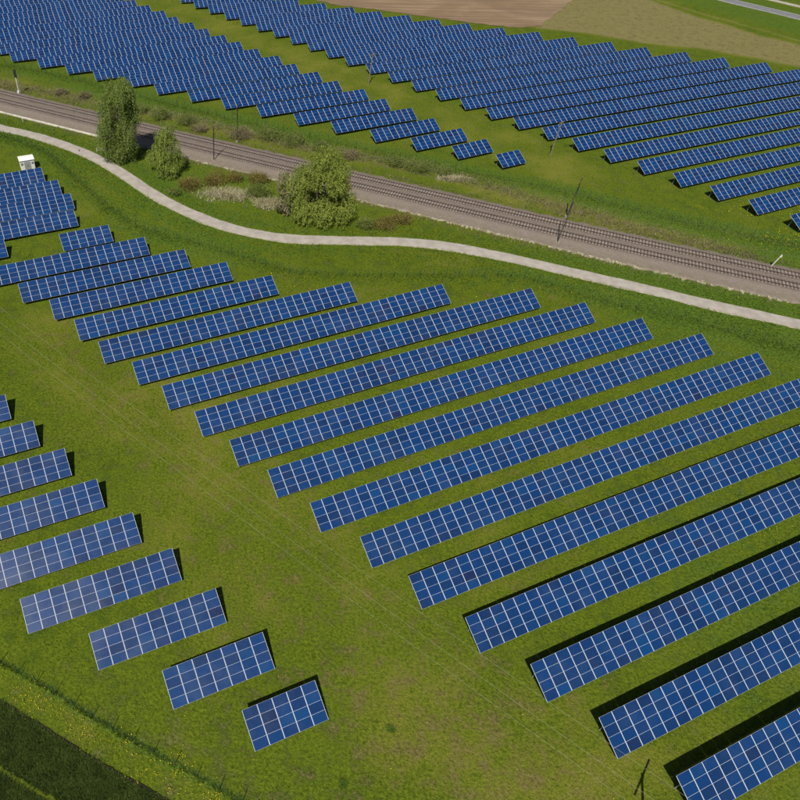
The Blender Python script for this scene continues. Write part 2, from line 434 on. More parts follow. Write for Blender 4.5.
def masks(x, y):
    shp = x.shape; x = x.ravel(); y = y.ravel()
    far = (y > 345) | (y < -20) | (x < -120) | (x > 255)
    dry = np.zeros(x.shape); lush = np.zeros(x.shape); bare = np.zeros(x.shape)
    def band(line, w, soft):
        return 1 - smooth01((seg_dist(x, y, line) - w) / soft)
    dry += 0.46 * band(CORR, 6, 10)
    bare += 0.20 * band(CORR, 4, 8)
    dry += 0.5 * band(CORR_FAR, 5, 8)
    dry += 0.6 * band(NORTHDRY, 2.5, 5); bare += 0.5 * band(NORTHDRY, 1.0, 3.0)
    lush += 0.75 * band(FENCE_FAR[::2], 3, 4)
    lush += 0.5 * band(FENCE_PATH[::3], 1.3, 3)
    lush += 0.8 * band(FENCE_VERGE[::2], 0.25, 0.5)
    lush += 0.35 * band(PATH[::3], 4.5, 4)
    df = inside(x, y, DRYFIELD)
    d_edge = seg_dist(x, y, np.array(DRYFIELD + DRYFIELD[:1]))
    k = np.where(df, smooth01(d_edge / 7 + 0.55), smooth01(0.55 - d_edge / 8))
    dry += 1.6 * k; bare += 0.30 * k
    verge = 1 - smooth01(np.abs(seg_dist(x, y, CROP_EDGE[::2]) - 2.2) / 2.4)
    dry += 0.28 * verge
    dry += 0.75 * band(FARTRACK[::2], 0.7, 1.2); bare += 0.4 * band(FARTRACK[::2], 0.5, 1.0)
    lf = smooth01((seg_dist(x, y, ROAD[::2]) * -1 + 26) / 10) * (1 - k)
    lush += 0.8 * lf
    # ground trodden and dry in the near middle, lush between the panel rows further right
    lush += 0.55 * smooth01((x - 33 - 0.35 * (y - 20)) / 22) * (y < 118)
    lush += 0.35 * smooth01((y - 92) / 20) * (y < 200)
    bare += 0.27 * smooth01((40 - y) / 20) * smooth01((32 - np.abs(x - 8)) / 14)
    # mowing swaths along the path, drip lines and wheel tracks between the near rows
    dp = seg_dist(x, y, PATH[::3])
    sw = np.sin(dp * 2.0 + 0.4 * np.sin(x * .21)) * (1 - smooth01((dp - 9) / 9)) * smooth01((dp - 2) / 2)
    dry += 0.16 * sw; lush -= 0.16 * sw
    nn_ = -x * math.sin(R(22.687)) + y * math.cos(R(22.687))
    fr = (nn_ - 5.0) % 6.98
    rows = (nn_ < 118) & (y > 12) & (x > -0.62 * nn_ + 32)
    dry += rows * (0.22 * np.exp(-((fr - 6.3) / .35) ** 2) + 0.16 * np.exp(-((fr - 4.9) / .25) ** 2))
    bed = seg_dist(x, y, TRACK_NEAR[::2])
    bare += 0.5 * (1 - smooth01((bed - 7.0) / 2.5))
    for a in (dry, lush, bare): a[far] = 0.2
    return dry.reshape(shp), lush.reshape(shp), bare.reshape(shp)

dry, lush, bare = masks(GX, GY)
GZ = 0.05 * np.sin(GX * 0.31 + 1.3 * np.sin(GY * 0.17)) * np.sin(GY * 0.27 + GX * 0.11) - 0.055
nx, ny = GX.shape
idx = np.arange(nx * ny).reshape(nx, ny)
faces = np.stack([idx[:-1, :-1], idx[1:, :-1], idx[1:, 1:], idx[:-1, 1:]], -1).reshape(-1, 4)
ground = obj('ground', np_mesh('ground', np.stack([GX, GY, GZ], -1).reshape(-1, 3), faces, M_MEADOW,
             attrs={'dry': dry.ravel(), 'lush': lush.ravel(), 'bare': bare.ravel()}, smooth=True))
tag(ground, 'green meadow with olive and straw coloured patches', 'ground', kind='structure')

def strip(name, line, offs, zs, mat, attrs=None):
    """a ribbon along line; offs/zs are the cross section"""
    line = np.asarray(line); tt, nn = normals2d(line)
    n = len(line)
    wob = offs if np.ndim(offs) == 2 else np.tile(offs, (n, 1))
    k = wob.shape[1]
    v = np.zeros((n, k, 3))
    v[:, :, :2] = line[:, None, :] + nn[:, None, :] * wob[:, :, None]
    v[:, :, 2] = np.asarray(zs)
    ii = np.arange(n * k).reshape(n, k)
    f = np.stack([ii[:-1, :-1], ii[1:, :-1], ii[1:, 1:], ii[:-1, 1:]], -1).reshape(-1, 4)
    at = {a: np.tile(b, n) for a, b in (attrs or {}).items()}
    return np_mesh(name, v.reshape(-1, 3), f, mat, attrs=at)

# walking path, slightly crowned, with a ragged edge
line = resample(PATH, 0.8)
w = 1.55 + 0.04 * np.sin(np.arange(len(line)) * 0.9) + rng.normal(0, 0.06, len(line))
w2 = 1.55 + 0.04 * np.sin(np.arange(len(line)) * 0.7 + 2) + rng.normal(0, 0.03, len(line))
offs = np.stack([-w - 0.25, -w, -0.9 + 0 * w, 0 * w, 0.9 + 0 * w, w2, w2 + 0.25], 1)
path = obj('path', strip('path', line, offs, [-0.12, 0.03, 0.05, 0.07, 0.05, 0.03, -0.12], M_PATH, {'edge': [1, 0.9, 0.2, 0, 0.2, 0.9, 1]}))
tag(path, 'pale gravel path curving below the railway', 'path', kind='structure')

# roads far off
line = resample(ROAD, 3)
road = obj('road', strip('road', line, np.array([-3.6, -3.2, 0, 3.2, 3.6]), [-0.1, 0.05, 0.09, 0.05, -0.1], M_ASPHALT))
tag(road, 'grey asphalt road crossing the far corner', 'road', kind='structure')
mb = MB()
for s in (-3.0, 3.0):
    tt, nn = normals2d(line)
    l2 = line + nn * s
    for a, b, n0, n1 in zip(l2[:-1], l2[1:], nn[:-1], nn[1:]):
        mb.add([(*(a - n0 * 0.07), 0.062), (*(b - n1 * 0.07), 0.062), (*(b + n1 * 0.07), 0.062), (*(a + n0 * 0.07), 0.062)], [(0, 1, 2, 3)])
mb.build('edge_marking', M_WHITE, road)
line = resample(ROAD_SIDE, 3)
farm_lane = obj('lane', strip('lane', line, np.array([-1.8, -1.5, 0, 1.5, 1.8]), [-0.1, 0.04, 0.06, 0.04, -0.1], M_PATH, {'edge': [1, 0.9, 0.2, 0.9, 1]}))
tag(farm_lane, 'pale lane beside the far road', 'lane', kind='structure')
# ploughed field
pf = np.array(SOIL)
me = bpy.data.meshes.new('soil_field')
edge = resample(np.vstack([pf, pf[:1]]), 2.0)
edge = edge + rng.normal(0, 0.35, edge.shape)
me.from_pydata([(x, y, 0.03) for x, y in edge], [], [list(range(len(edge)))])
me.materials.append(M_SOIL)
soil = obj('field', me)
tag(soil, 'bare pinkish brown ploughed field at the top', 'field', kind='structure')

# ------------------------------------------------------------------ railway
line = resample(TRACK_NEAR, 1.0)
n = len(line)
w0 = rng.normal(0, 0.18, n); w1 = rng.normal(0, 0.2, n)
cs = [BED_LO - 0.6, BED_LO, -3.0, -1.9, -0.9, 0.0, 0.9, 1.9, 2.1, 3.3, 4.2, 5.1, 6.1, BED_HI, BED_HI + 0.8]
zs = [-0.12, 0.16, 0.22, 0.36, 0.40, 0.40, 0.40, 0.38, 0.38, 0.40, 0.40, 0.40, 0.36, 0.15, -0.12]
stain = [0, 0, 0.05, 0.25, 1.0, 0.65, 1.0, 0.3, 0.3, 0.95, 0.55, 0.95, 0.25, 0.1, 0.1]
dirt = [1, 0.6, 0.15, 0, 0, 0, 0, 0, 0, 0, 0, 0, 0.3, 0.9, 1]
offs = np.tile(np.array(cs), (n, 1)); offs[:, 0:2] += w0[:, None]; offs[:, -2:] += w1[:, None]
bed = obj('railway_bed', strip('railway_bed', line, offs, zs, M_BALLAST, {'stain': stain, 'dirt': dirt}))
tag(bed, 'grey pink ballast bed under the two railway tracks', 'railway bed', kind='structure')

def make_track(name, centre, label):
    root = empty(name)
    tag(root, label, 'railway track', 'double track railway')
    line = resample(centre, 1.5)
    tt, nn = normals2d(line)
    for s in (-0.75, 0.75):
        l2 = line + nn * s
        k = len(l2)
        prof = [(-0.075, 0.44), (-0.075, 0.47), (-0.02, 0.49), (-0.035, 0.585), (-0.036, 0.62), (0.036, 0.62), (0.035, 0.585), (0.02, 0.49), (0.075, 0.47), (0.075, 0.44)]
        v = np.zeros((k, len(prof), 3))
        for j, (o, z) in enumerate(prof):
            v[:, j, :2] = l2 + nn * o; v[:, j, 2] = z
        ii = np.arange(k * len(prof)).reshape(k, len(prof))
        f = np.stack([ii[:-1, :-1], ii[1:, :-1], ii[1:, 1:], ii[:-1, 1:]], -1)
        mi = np.zeros(f.shape[:2], int); mi[:, 4] = 1
        obj('rail', np_mesh('rail', v.reshape(-1, 3), f.reshape(-1, 4), [M_RAIL, M_RAILHEAD], mi.ravel()), root)
    sl = resample(centre, 0.62)
    tt, nn = normals2d(sl)
    c0 = np.array([(a, b, z) for a in (-0.13, 0.13) for b in (-1.3, 1.3) for z in (0.3, 0.445)])
    fb = np.array([(0, 1, 3, 2), (4, 6, 7, 5), (0, 4, 5, 1), (2, 3, 7, 6), (1, 5, 7, 3)])
    k = len(sl)
    v = np.zeros((k, 8, 3))
    v[:, :, :2] = sl[:, None, :] + tt[:, None, :] * c0[None, :, 0:1] + nn[:, None, :] * c0[None, :, 1:2]
    v[:, :, 2] = c0[:, 2]
    f = (np.arange(k)[:, None, None] * 8 + fb[None]).reshape(-1, 4)
    tag(obj('sleepers', np_mesh('sleepers', v.reshape(-1, 3), f, M_SLEEPER), root), kind='stuff')

make_track('railway_track', TRACK_NEAR, 'rusty brown railway track on the side of the gravel path')
make_track('railway_track', TRACK_FAR, 'rusty brown railway track on the side of the dry grass bank')

# concrete cable trough along the near edge of the bed: slabs clean on the left, tumbled and overgrown further on
tr = empty('cable_trough')
tag(tr, 'pale concrete cable trough along the railway bed edge', 'cable trough')
line = resample(TRACK_NEAR, 1.0)
tt, nn = normals2d(line)
mb = MB(); mbr = MB()
for i in range(len(line) - 1):
    x, y = line[i]
    d = math.atan2(tt[i][1], tt[i][0])
    if x < -33:
        q = line[i] + nn[i] * (BED_LO - 0.35)
        mb.box(-0.49, 0.49, -0.24, 0.24, -0.1, 0.22 + random.uniform(0, .015), rot=Matrix.Rotation(d, 3, 'Z'), at=(q[0], q[1], 0))
    else:
        if random.random() < (0.25 if x < 20 else 0.78):
            for _ in range(random.randint(2, 6)):
                q = line[i] + nn[i] * (BED_LO - 0.55 + random.gauss(0, 0.22)) + tt[i] * random.uniform(-.5, .5)
                s = random.uniform(0.06, 0.17)
                mbr.box(-s * 1.4, s * 1.4, -s, s, -0.15, 0.10 + s * 0.5, rot=Matrix.Rotation(d + random.gauss(0, 0.5), 3, 'Z'), at=(q[0], q[1], 0))
tag(mb.build('lids', M_CONCRETE, tr), kind='stuff')
tag(mbr.build('loose_slabs', M_STONE, tr), kind='stuff')

# ------------------------------------------------------------------ solar tables
AZ = R(22.687); TILT = R(26.5)
EV = np.array([math.cos(AZ), math.sin(AZ)]); NV = np.array([-math.sin(AZ), math.cos(AZ)])
CW, RP = 1.67, 1.0075                     # column and row pitch of the modules
Z0 = 0.65

def module_mesh(name, w, h, fw_x, fw_y, mats):
    a, b = w / 2, h / 2
    v = [(-a, -b, -.02), (a, -b, -.02), (a, b, -.02), (-a, b, -.02), (-a, -b, .02), (a, -b, .02), (a, b, .02), (-a, b, .02),
         (-a + fw_x, -b + fw_y, .02), (a - fw_x, -b + fw_y, .02), (a - fw_x, b - fw_y, .02), (-a + fw_x, b - fw_y, .02),
         (-a + fw_x, -b + fw_y, .014), (a - fw_x, -b + fw_y, .014), (a - fw_x, b - fw_y, .014), (-a + fw_x, b - fw_y, .014)]
    f = [(3, 2, 1, 0), (0, 1, 5, 4), (1, 2, 6, 5), (2, 3, 7, 6), (3, 0, 4, 7),
         (4, 5, 9, 8), (5, 6, 10, 9), (6, 7, 11, 10), (7, 4, 8, 11),
         (8, 9, 13, 12), (9, 10, 14, 13), (10, 11, 15, 14), (11, 8, 12, 15), (12, 13, 14, 15)]
    m = [2] + [0] * 12 + [1]
    return np.array(v), np.array(f), np.array(m), mats

mv, mf, mm, mmats = module_mesh('solar_module', 1.648, 1.000, 0.031, 0.009, None)
ME_MODULE = np_mesh('solar_module', mv, mf, [M_FRAME, M_CELL, M_BACK], mm)
ct, st = math.cos(TILT), math.sin(TILT)

def post_mesh(h):
    mb = MB()
    mb.box(-.06, .06, -.04, .04, -0.35, h)
    mb.box(-.09, .09, -.07, .07, h - .03, h + .03)
    return mb.mesh('post', M_STEEL)
S_ALL = 4 * RP
S_F, S_R = 0.75, 3.25
ME_POST_F = post_mesh(Z0 + S_F * st - 0.14)
ME_POST_R = post_mesh(Z0 + S_R * st - 0.14)

def frame_parts(root, L, spacing, slope=1.0):
    k = max(2, int(round(L / spacing)) + 1)
    for x in np.linspace(0.7, L - 0.7, k):
        obj('post', ME_POST_F, root, (x, S_F * ct * slope, 0)); obj('post', ME_POST_R, root, (x, S_R * ct * slope, 0))
        mb = MB()
    # sloping rafters and long purlins, each one profile
    me = bpy.data.meshes.get('rafter')
    if me is None:
        mb = MB(); mb.box(-.04, .04, 0.15, S_ALL - 0.15, -.165, -.105, rot=None); me = mb.mesh('rafter', M_STEEL)
    for x in np.linspace(0.7, L - 0.7, k):
        obj('rafter', me, root, (x, 0, Z0), (TILT, 0, 0))
    for s in (0.45, 1.55, 2.5, 3.6):
        mb = MB(); mb.box(0.03, L - 0.03, s - .03, s + .03, -.10, -.03)
        pu = mb.build('purlin', M_STEEL, root, loc=(0, 0, Z0)); pu.rotation_euler = (TILT, 0, 0)

def solar_table(e0, n0, cols, label, group):
    bx, by = e0 * EV + n0 * NV
    root = empty('solar_table', (bx, by, random.uniform(-.03, .03)), AZ + R(random.gauss(0, .05)))
    tag(root, label, 'solar table', group)
    L = cols * CW
    dt = R(random.gauss(0, 0.15))
    sag = [random.gauss(0, .006) for _ in range(cols)]
    for i in range(cols):
        for j in range(4):
            s = (j + .5) * RP
            o = bpy.data.objects.new('solar_module', ME_MODULE)
            o.location = ((i + .5) * CW, s * ct, Z0 + s * st + 0.018 * math.sin(i * .45 + n0) + sag[i])
            o.rotation_euler = (TILT + R(random.gauss(0, .25)), R(random.gauss(0, .25)), 0)
            COL.objects.link(o); o.parent = root
    frame_parts(root, L, 6.7)
    return root

# middle field, nearest row first: (start along the row, offset across, columns)
MID = [(47.2, -2.0, 17), (44.17, 5.0, 25), (41.32, 12.06, 32), (37.96, 19.15, 40), (34.83, 26.07, 47), (32.18, 33.0, 54), (28.65, 39.9, 49),
       (25.74, 46.93, 48), (22.90, 53.87, 46), (20.20, 60.95, 44), (17.33, 67.9, 42), (14.56, 74.8, 35), (10.80, 81.67, 28),
       (8.35, 88.66, 22), (5.51, 95.83, 20), (1.18, 102.75, 19), (-6.5, 109.75, 20), (11.40, 116.85, 6)]
for k, (e0, n0, cols) in enumerate(MID):
    if k == 0: lab = 'solar table cut off by the lower right corner of the picture'
    elif k == len(MID) - 1: lab = 'short six-column solar table at the top end of the middle block'
    else: lab = 'long blue solar table, %s row of the middle block counted from the lower right corner' % ORD[k + 1]
    solar_table(e0, n0, cols, lab, 'solar tables of the middle block')
# lower-left field, the smallest table first; the others run out of the picture
LOW = [(10.58, 19.2, 5, 'smallest lower-left solar table, five columns wide, on its own in the grass'),
       (4.24, 26.12, 7, 'seven-column solar table in the lower left block'),
       (-2.06, 33.07, 9, 'nine-column solar table in the lower left block'),
       (-8.45, 40.1, 11, 'eleven-column solar table, longest in the lower left block seen whole'),
       (6.9 - 13 * CW, 46.95, 13, 'solar table cut by the left picture edge, just above the eleven-column table'),
       (3.9 - 11 * CW, 53.97, 11, 'solar table cut by the left picture edge, second above the eleven-column table'),
       (1.0 - 9 * CW, 60.87, 9, 'solar table cut by the left picture edge, third above the eleven-column table'),
       (-2.1 - 6 * CW, 67.8, 6, 'solar table showing three columns at the left picture edge'),
       (-5.1 - 4 * CW, 74.75, 4, 'solar table just peeping in at the left picture edge, topmost of the lower left block')]
for e0, n0, cols, lab in LOW:
    solar_table(e0, n0, cols, lab, 'solar tables of the lower left block')
UPL = [(1.0 - 5 * CW, 118.8, 5, 'solar table corner peeping in at the left edge below the stacked upper left tables'),
       (16.2 - 13 * CW, 125.4, 13, 'lowest of the four close-set upper left solar tables'),
       (17.0 - 13 * CW, 132.5, 13, 'second lowest of the four close-set upper left solar tables'),
       (15.7 - 12 * CW, 139.5, 12, 'second highest of the four close-set upper left solar tables'),
       (13.4 - 11 * CW, 146.8, 11, 'topmost upper left solar table, in front of the white kiosk')]
for e0, n0, cols, lab in UPL:
    solar_table(e0, n0, cols, lab, 'solar tables of the upper left block')

def far_table(e0, n0, e1, n1, label, group):
    a = e0 * EV + n0 * NV; b = e1 * EV + n1 * NV
    d = b - a; L = float(np.linalg.norm(d)); rz = math.atan2(d[1], d[0])
    root = empty('solar_table', (a[0], a[1], random.uniform(-.05, .05)), rz)
    tag(root, label, 'solar table', group)
    cols = max(2, round(L / 1.735)); cw = L / cols; rp = 0.98
    v0, f0, m0, _ = module_mesh('m', cw - 0.022, rp - 0.008, 0.036, 0.006, None)
    ci, cj = np.meshgrid(np.arange(cols), np.arange(4), indexing='ij')
    cx = (ci.ravel() + .5) * cw; cy = (cj.ravel() + .5) * rp
    k = len(cx)
    v = np.tile(v0, (k, 1, 1))
    v[:, :, 2] += v[:, :, 0] * rng.normal(0, .004, (k, 1)) + v[:, :, 1] * rng.normal(0, .004, (k, 1))
    v[:, :, 0] += cx[:, None]; v[:, :, 1] += cy[:, None]
    f = (np.arange(k)[:, None, None] * 16 + f0[None]).reshape(-1, 4)
    o = obj('module_array', np_mesh('module_array', v.reshape(-1, 3), f, [M_FRAME, M_CELL_FAR, M_BACK], np.tile(m0, k)), root, (0, 0, Z0), (TILT, 0, 0))
    tag(o, kind='stuff')
    frame_parts(root, L, 9.0)

# beyond the railway: the block whose smallest table has four columns
E_BL = [(115.88, 115.15), (108.69, 122.82), (101.74, 130.41), (94.59, 138.08), (87.63, 146.25), (80.78, 154.22), (73.74, 162.68), (66.68, 170.88),
        (59.71, 178.81), (52.57, 187.24), (45.90, 195.32), (38.78, 203.77), (32.17, 211.64), (25.27, 219.71), (18.20, 228.14),
        (5.8, 235.8), (7, 244.0), (7.5, 252.2), (8.7, 260.4), (9.8, 268.6), (11, 276.8), (11, 285), (12, 293.2)]
E_TR = [(122.95, 115.47), (119.37, 123.44), (117.30, 131.01), (114.24, 138.84), (112.30, 146.60), (109.02, 154.70), (106.96, 162.85), (102.96, 171.03),
        (100.92, 179.75), (97.56, 188.20), (95.77, 196.6), (92.22, 204.63), (89.40, 212.88), (87.19, 220.91), (84.20, 229.30), (81.77, 237.21),
        (78.69, 245.6), (76.68, 253.99), (73.59, 262.2), (70.46, 270.3), (67.6, 278.4), (64.7, 286.5), (61.8, 294.6)]
for i, (a, b) in enumerate(zip(E_BL, E_TR)):
    b = (b[0], a[1] + (b[1] - a[1]) * 0.75)
    if i == 0: lab = 'small four-column solar table standing alone beyond the railway'
    elif i == 1: lab = 'six-column solar table beyond the railway, beside the smallest one'
    else: lab = 'solar table of the left far block, %s row counted from the small four-column table' % ORD[i + 1]
    far_table(a[0], a[1], b[0], b[1], lab, 'solar tables of the left far block')
# beyond the railway: the block of long tables on the right
D_BL = [(156.5, 69.2), (153.9, 77.2), (151.3, 84.9), (148.4, 92.6), (145.4, 100.4), (142.45, 108.1), (139.6, 115.9), (136.9, 123.8), (134.0, 131.6),
        (131.2, 139.5), (128.52, 147.5), (125.88, 155.5), (123.1, 163.7), (120.31, 172.1), (117.6, 180.6), (114.8, 189.1), (112.3, 197.4),
        (109.86, 205.4), (107.3, 213.5), (104.7, 221.7), (101.9, 229.7), (99.1, 237.8), (96.4, 245.9), (93.3, 254.4), (90.5, 262.8), (87.74, 271.1)]
D_TR = [(166, 69.1), (176, 76.9), (187, 84.4), (197, 91.9), (208, 99.5), (218, 107.0), (229, 114.6), (239.5, 122.3), (245.4, 130.0),
        (236.61, 138.0), (227.81, 146.0), (220.4, 154.0), (211.9, 162.0), (204.9, 170.3), (196.5, 178.5), (189.0, 187.0), (180.3, 195.0),
        (172.0, 203.0), (164.61, 210.6), (157.3, 218.3), (149.8, 226.0), (143.0, 234.0), (135.5, 242.0), (128.0, 250.2), (121, 258.5), (113.5, 266.8)]
for i, (a, b) in enumerate(zip(D_BL, D_TR)):
    if i == 0: lab = 'solar table beyond the railway of which only the end shows at the right edge'
    else: lab = 'long solar table of the right far block, %s row counted up from the right edge' % ORD[i + 1] if i + 1 < len(ORD) else 'topmost'
    far_table(a[0], a[1], b[0], b[1] + 0.4, lab, 'solar tables of the right far block')

# ------------------------------------------------------------------ fences: green posts and welded wire panels
def fence_panel(w, h):
    v, f = [], []
    def wire(p, q, r):
        p = np.array(p, float); q = np.array(q, float)
        b = len(v)
        a1 = np.array([0, r, 0]); a2 = np.array([0, -r * .5, r * .9]) if abs(q[0] - p[0]) > 0.1 else np.array([r * .9, -r * .5, 0])
        a3 = -a1 - a2
        for c in (p, q):
            for a in (a1, a2, a3): v.append(c + a)
        for k in range(3): f.append((b + k, b + (k + 1) % 3, b + 3 + (k + 1) % 3, b + 3 + k))
    for z in np.linspace(0.08, h, 7): wire((0, 0, z), (w, 0, z), 0.004)
    for x in np.linspace(0.1, w - 0.1, 11): wire((x, 0, 0.05), (x, 0, h), 0.003)
    return np_mesh('mesh_panel', np.array(v), np.array(f), M_FENCE)
mb = MB(); mb.box(-.03, .03, -.03, .03, -0.3, 2.0); mb.box(-.035, .035, -.035, .035, 2.0, 2.03)
ME_FPOST = mb.mesh('post', M_FENCE)

def fence(line, label):
    root = empty('wire_fence', (line[0][0], line[0][1], 0))
    tag(root, label, 'fence')
    pts = resample(line, 2.5) - line[0]
    me = fence_panel(2.5, 1.8)
    for a, b in zip(pts[:-1], pts[1:]):
        rz = math.atan2(b[1] - a[1], b[0] - a[0])
        obj('post', ME_FPOST, root, (a[0], a[1], 0), (0, 0, rz))
        obj('mesh_panel', me, root, (a[0], a[1], 0), (0, 0, rz))
    obj('post', ME_FPOST, root, (pts[-1][0], pts[-1][1], 0))
fence(FENCE_VERGE, 'green wire fence along the dandelion verge in the lower left corner')
fence(FENCE_PATH, 'green wire fence in tall grass between gravel path and middle solar tables')
fence(FENCE_FAR, 'green wire fence below the far solar tables across the railway')

# ------------------------------------------------------------------ plants
def leaves_mesh(name, pos, axis, length, width, mat, out=None):
    """one folded leaf (two triangles sharing a midrib) at each point, long axis along axis"""
    k = len(pos)
    axis = axis / np.maximum(np.linalg.norm(axis, axis=1, keepdims=True), 1e-6)
    rnd = rng.normal(size=(k, 3))
    if out is not None: rnd = np.cross(axis, out + rnd * 0.45)
    side = np.cross(axis, rnd) if out is None else rnd
    side /= np.maximum(np.linalg.norm(side, axis=1, keepdims=True), 1e-6)
    nrm = np.cross(axis, side)
    L = np.asarray(length).reshape(-1, 1) * np.ones((k, 1)); W = np.asarray(width).reshape(-1, 1) * np.ones((k, 1))
    p0 = pos - axis * L / 2
    p1 = pos + side * W / 2 + nrm * W * 0.12
    p2 = pos + axis * L / 2
    p3 = pos - side * W / 2 + nrm * W * 0.12
    v = np.stack([p0, p1, p2, p3], 1).reshape(-1, 3)
    f = np.arange(k * 4).reshape(-1, 4)
    return np_mesh(name, v, f, mat)

def limb_mesh(name, base_r, h, spread, n_limbs, mat, lean=(0, 0), rise=0.35):
    mb = MB()
    top = Vector((lean[0], lean[1], h))
    mb.tube([(0, 0, -0.3), (lean[0] * .15, lean[1] * .15, h * .3), (lean[0] * .5 + .1, lean[1] * .5, h * .65), top], [base_r * 1.15, base_r * .85, base_r * .5, base_r * .12], 7)
    for i in range(n_limbs):
        a = i * 2.4 + random.uniform(-.4, .4)
        z0 = h * random.uniform(.12, .7)
        r = spread * random.uniform(.5, .95) * (1 - 0.4 * z0 / h)
        p0 = Vector((lean[0] * z0 / h, lean[1] * z0 / h, z0))
        p1 = p0 + Vector((math.cos(a) * r * .5, math.sin(a) * r * .5, r * rise + .4))
        p2 = p0 + Vector((math.cos(a) * r, math.sin(a) * r, r * rise * 2.4 + .6))
        br = base_r * .42 * (1 - .5 * z0 / h)
        mb.tube([p0, p1, p2], [br, br * .6, br * .15], 5)
    return mb.mesh(name, mat, True)

def strand_crown(blobs, n_strands, hang, per, leaf, mat, droop=1.0, fill=0.3):
    """hanging leafy shoots spread over ellipsoid lobes; blobs: (x,y,z,rx,ry,rz)"""
    P, A, O = [], [], []
    w = np.array([(b[3] * b[4] * b[5]) ** (2 / 3) for b in blobs]); w /= w.sum()
    for b, wk in zip(blobs, w):
        k = int(n_strands * wk)
        d = rng.normal(size=(k, 3)); d /= np.linalg.norm(d, axis=1, keepdims=True)
        rad = np.where(rng.random(k) < fill, rng.uniform(.25, .85, k), rng.uniform(.84, 1.06, k))
        c = np.array(b[:3]) + d * np.array(b[3:]) * rad[:, None]
        ln = hang * rng.uniform(.5, 1.3, k)
        outd = d.copy(); outd[:, 2] *= 0.3
        for j in range(per):
            tpar = (j + rng.random(k)) / per
            q = c + outd * (0.35 * hang * tpar * (1 - tpar) * 2)[:, None] + rng.normal(0, .09 * hang, (k, 3))
            q[:, 2] -= droop * ln * tpar - 0.3 * ln
            ax = outd * 0.4 + rng.normal(0, .45, (k, 3)); ax[:, 2] -= droop * 0.9
            P.append(q); A.append(ax); O.append(d)
    P = np.concatenate(P); A = np.concatenate(A); O = np.concatenate(O)
    keep = P[:, 2] > 0.12
    P, A, O = P[keep], A[keep], O[keep]
    return leaves_mesh('crown', P, A, leaf * rng.uniform(.7, 1.4, len(P)), leaf * .42 * rng.uniform(.7, 1.3, len(P)), mat, O)

def tree(name, x, y, label, cat, trunk_args, crowns):
    root = empty(name, (x, y, 0))
    tag(root, label, cat)
    obj('trunk', limb_mesh('trunk', *trunk_args), root)
    for me in crowns: obj('crown', me, root)
    return root

# tall poplar beside the path
random.seed(5)
bl = []
for i in range(46):
    z = random.uniform(2.4, 15.9)
    prof = 5.2 * min(1, (z + 0.8) / 6.0) * (1 - max(0, (z - 8.5) / 10.4) ** 1.5 * .62)
    a = i * 2.399; r = prof * random.uniform(.35, .85)
    s = random.uniform(1.0, 1.5)
    bl.append((math.cos(a) * r + .08 * z - .5, math.sin(a) * r, z, 1.1 * s, 1.1 * s, 2.1 * s))
bl.append((.8, 0, 15.6, 1.6, 1.6, 2.0))
tree('poplar_tree', -28.6, 153.6, 'tallest tree, columnar grey green poplar between path and railway', 'tree',
     (.34, 15.5, 3.6, 18, M_BARK, (.6, 0), .9), [strand_crown(bl, 5200, 1.9, 12, .31, M_LEAF_POPLAR, 1.0, .42)])
# smaller yellow-green tree to its right
bl = []
for i in range(22):
    z = random.uniform(1.0, 9.4)
    prof = 4.3 * (1 - (z / 10.6) ** 1.5) + .6
    a = i * 2.399; r = prof * random.uniform(.25, .8); s = random.uniform(1.1, 1.6)
    bl.append((math.cos(a) * r, math.sin(a) * r, z, 1.15 * s, 1.15 * s, 1.45 * s))
tree('birch_tree', -17.6, 147.2, 'smaller yellow green tree right of the tall poplar', 'tree',
     (.20, 8.6, 2.8, 12, M_BARK, (.2, 0), .6), [strand_crown(bl, 2700, 1.2, 10, .29, M_LEAF_BIRCH)])
# broad willow, with a thin twiggy left half
random.seed(3)
bl = []
for i in range(30):
    a = i * 2.399; u = random.uniform(.15, 1)
    r = 6.0 * math.sqrt(u); z = random.uniform(1.4, 13.0) * (1 - .35 * u)
    s = random.uniform(.9, 1.75)
    bl.append((math.cos(a) * r + 1.2, math.sin(a) * r * .9, z, 1.5 * s, 1.5 * s, 1.3 * s))
bl += [(1.0, .2, 13.0, 2.6, 2.6, 2.0), (3.2, -1.6, 10.6, 2.6, 2.6, 2.1), (-.8, -.8, 11.6, 2.4, 2.4, 2.0), (2.5, 2, 11.6, 2.4, 2.4, 2.0), (4.8, -2.6, 2.6, 2.6, 2.6, 2.0), (1.2, -4.4, 2.3, 2.4, 2.4, 1.8), (-2.6, -3.0, 2.6, 2.5, 2.5, 2.0), (6.0, .6, 4.4, 2.4, 2.4, 2.1), (4.6, 1.6, 7.6, 2.4, 2.4, 2.0), (-3.0, .6, 6.4, 2.3, 2.3, 2.0)]
bl2 = []
for i in range(18):
    a = random.uniform(0, 6.3); r = random.uniform(0, 3.2); z = random.uniform(.8, 8.0); s = random.uniform(.8, 1.3)
    bl2.append((-5.6 + math.cos(a) * r, .4 + math.sin(a) * r, z, 1.1 * s, 1.1 * s, 1.2 * s))
tree('willow_tree', 16.0, 128.6, 'broad round willow by the path bend, its left side grey and twiggy', 'tree',
     (.42, 9.5, 4.6, 20, M_BARK, (.4, 0), .5), [strand_crown(bl, 5600, 1.25, 10, .31, M_LEAF_WILLOW), strand_crown(bl2, 1000, 1.0, 8, .30, M_LEAF_GREY, .4, .5)])

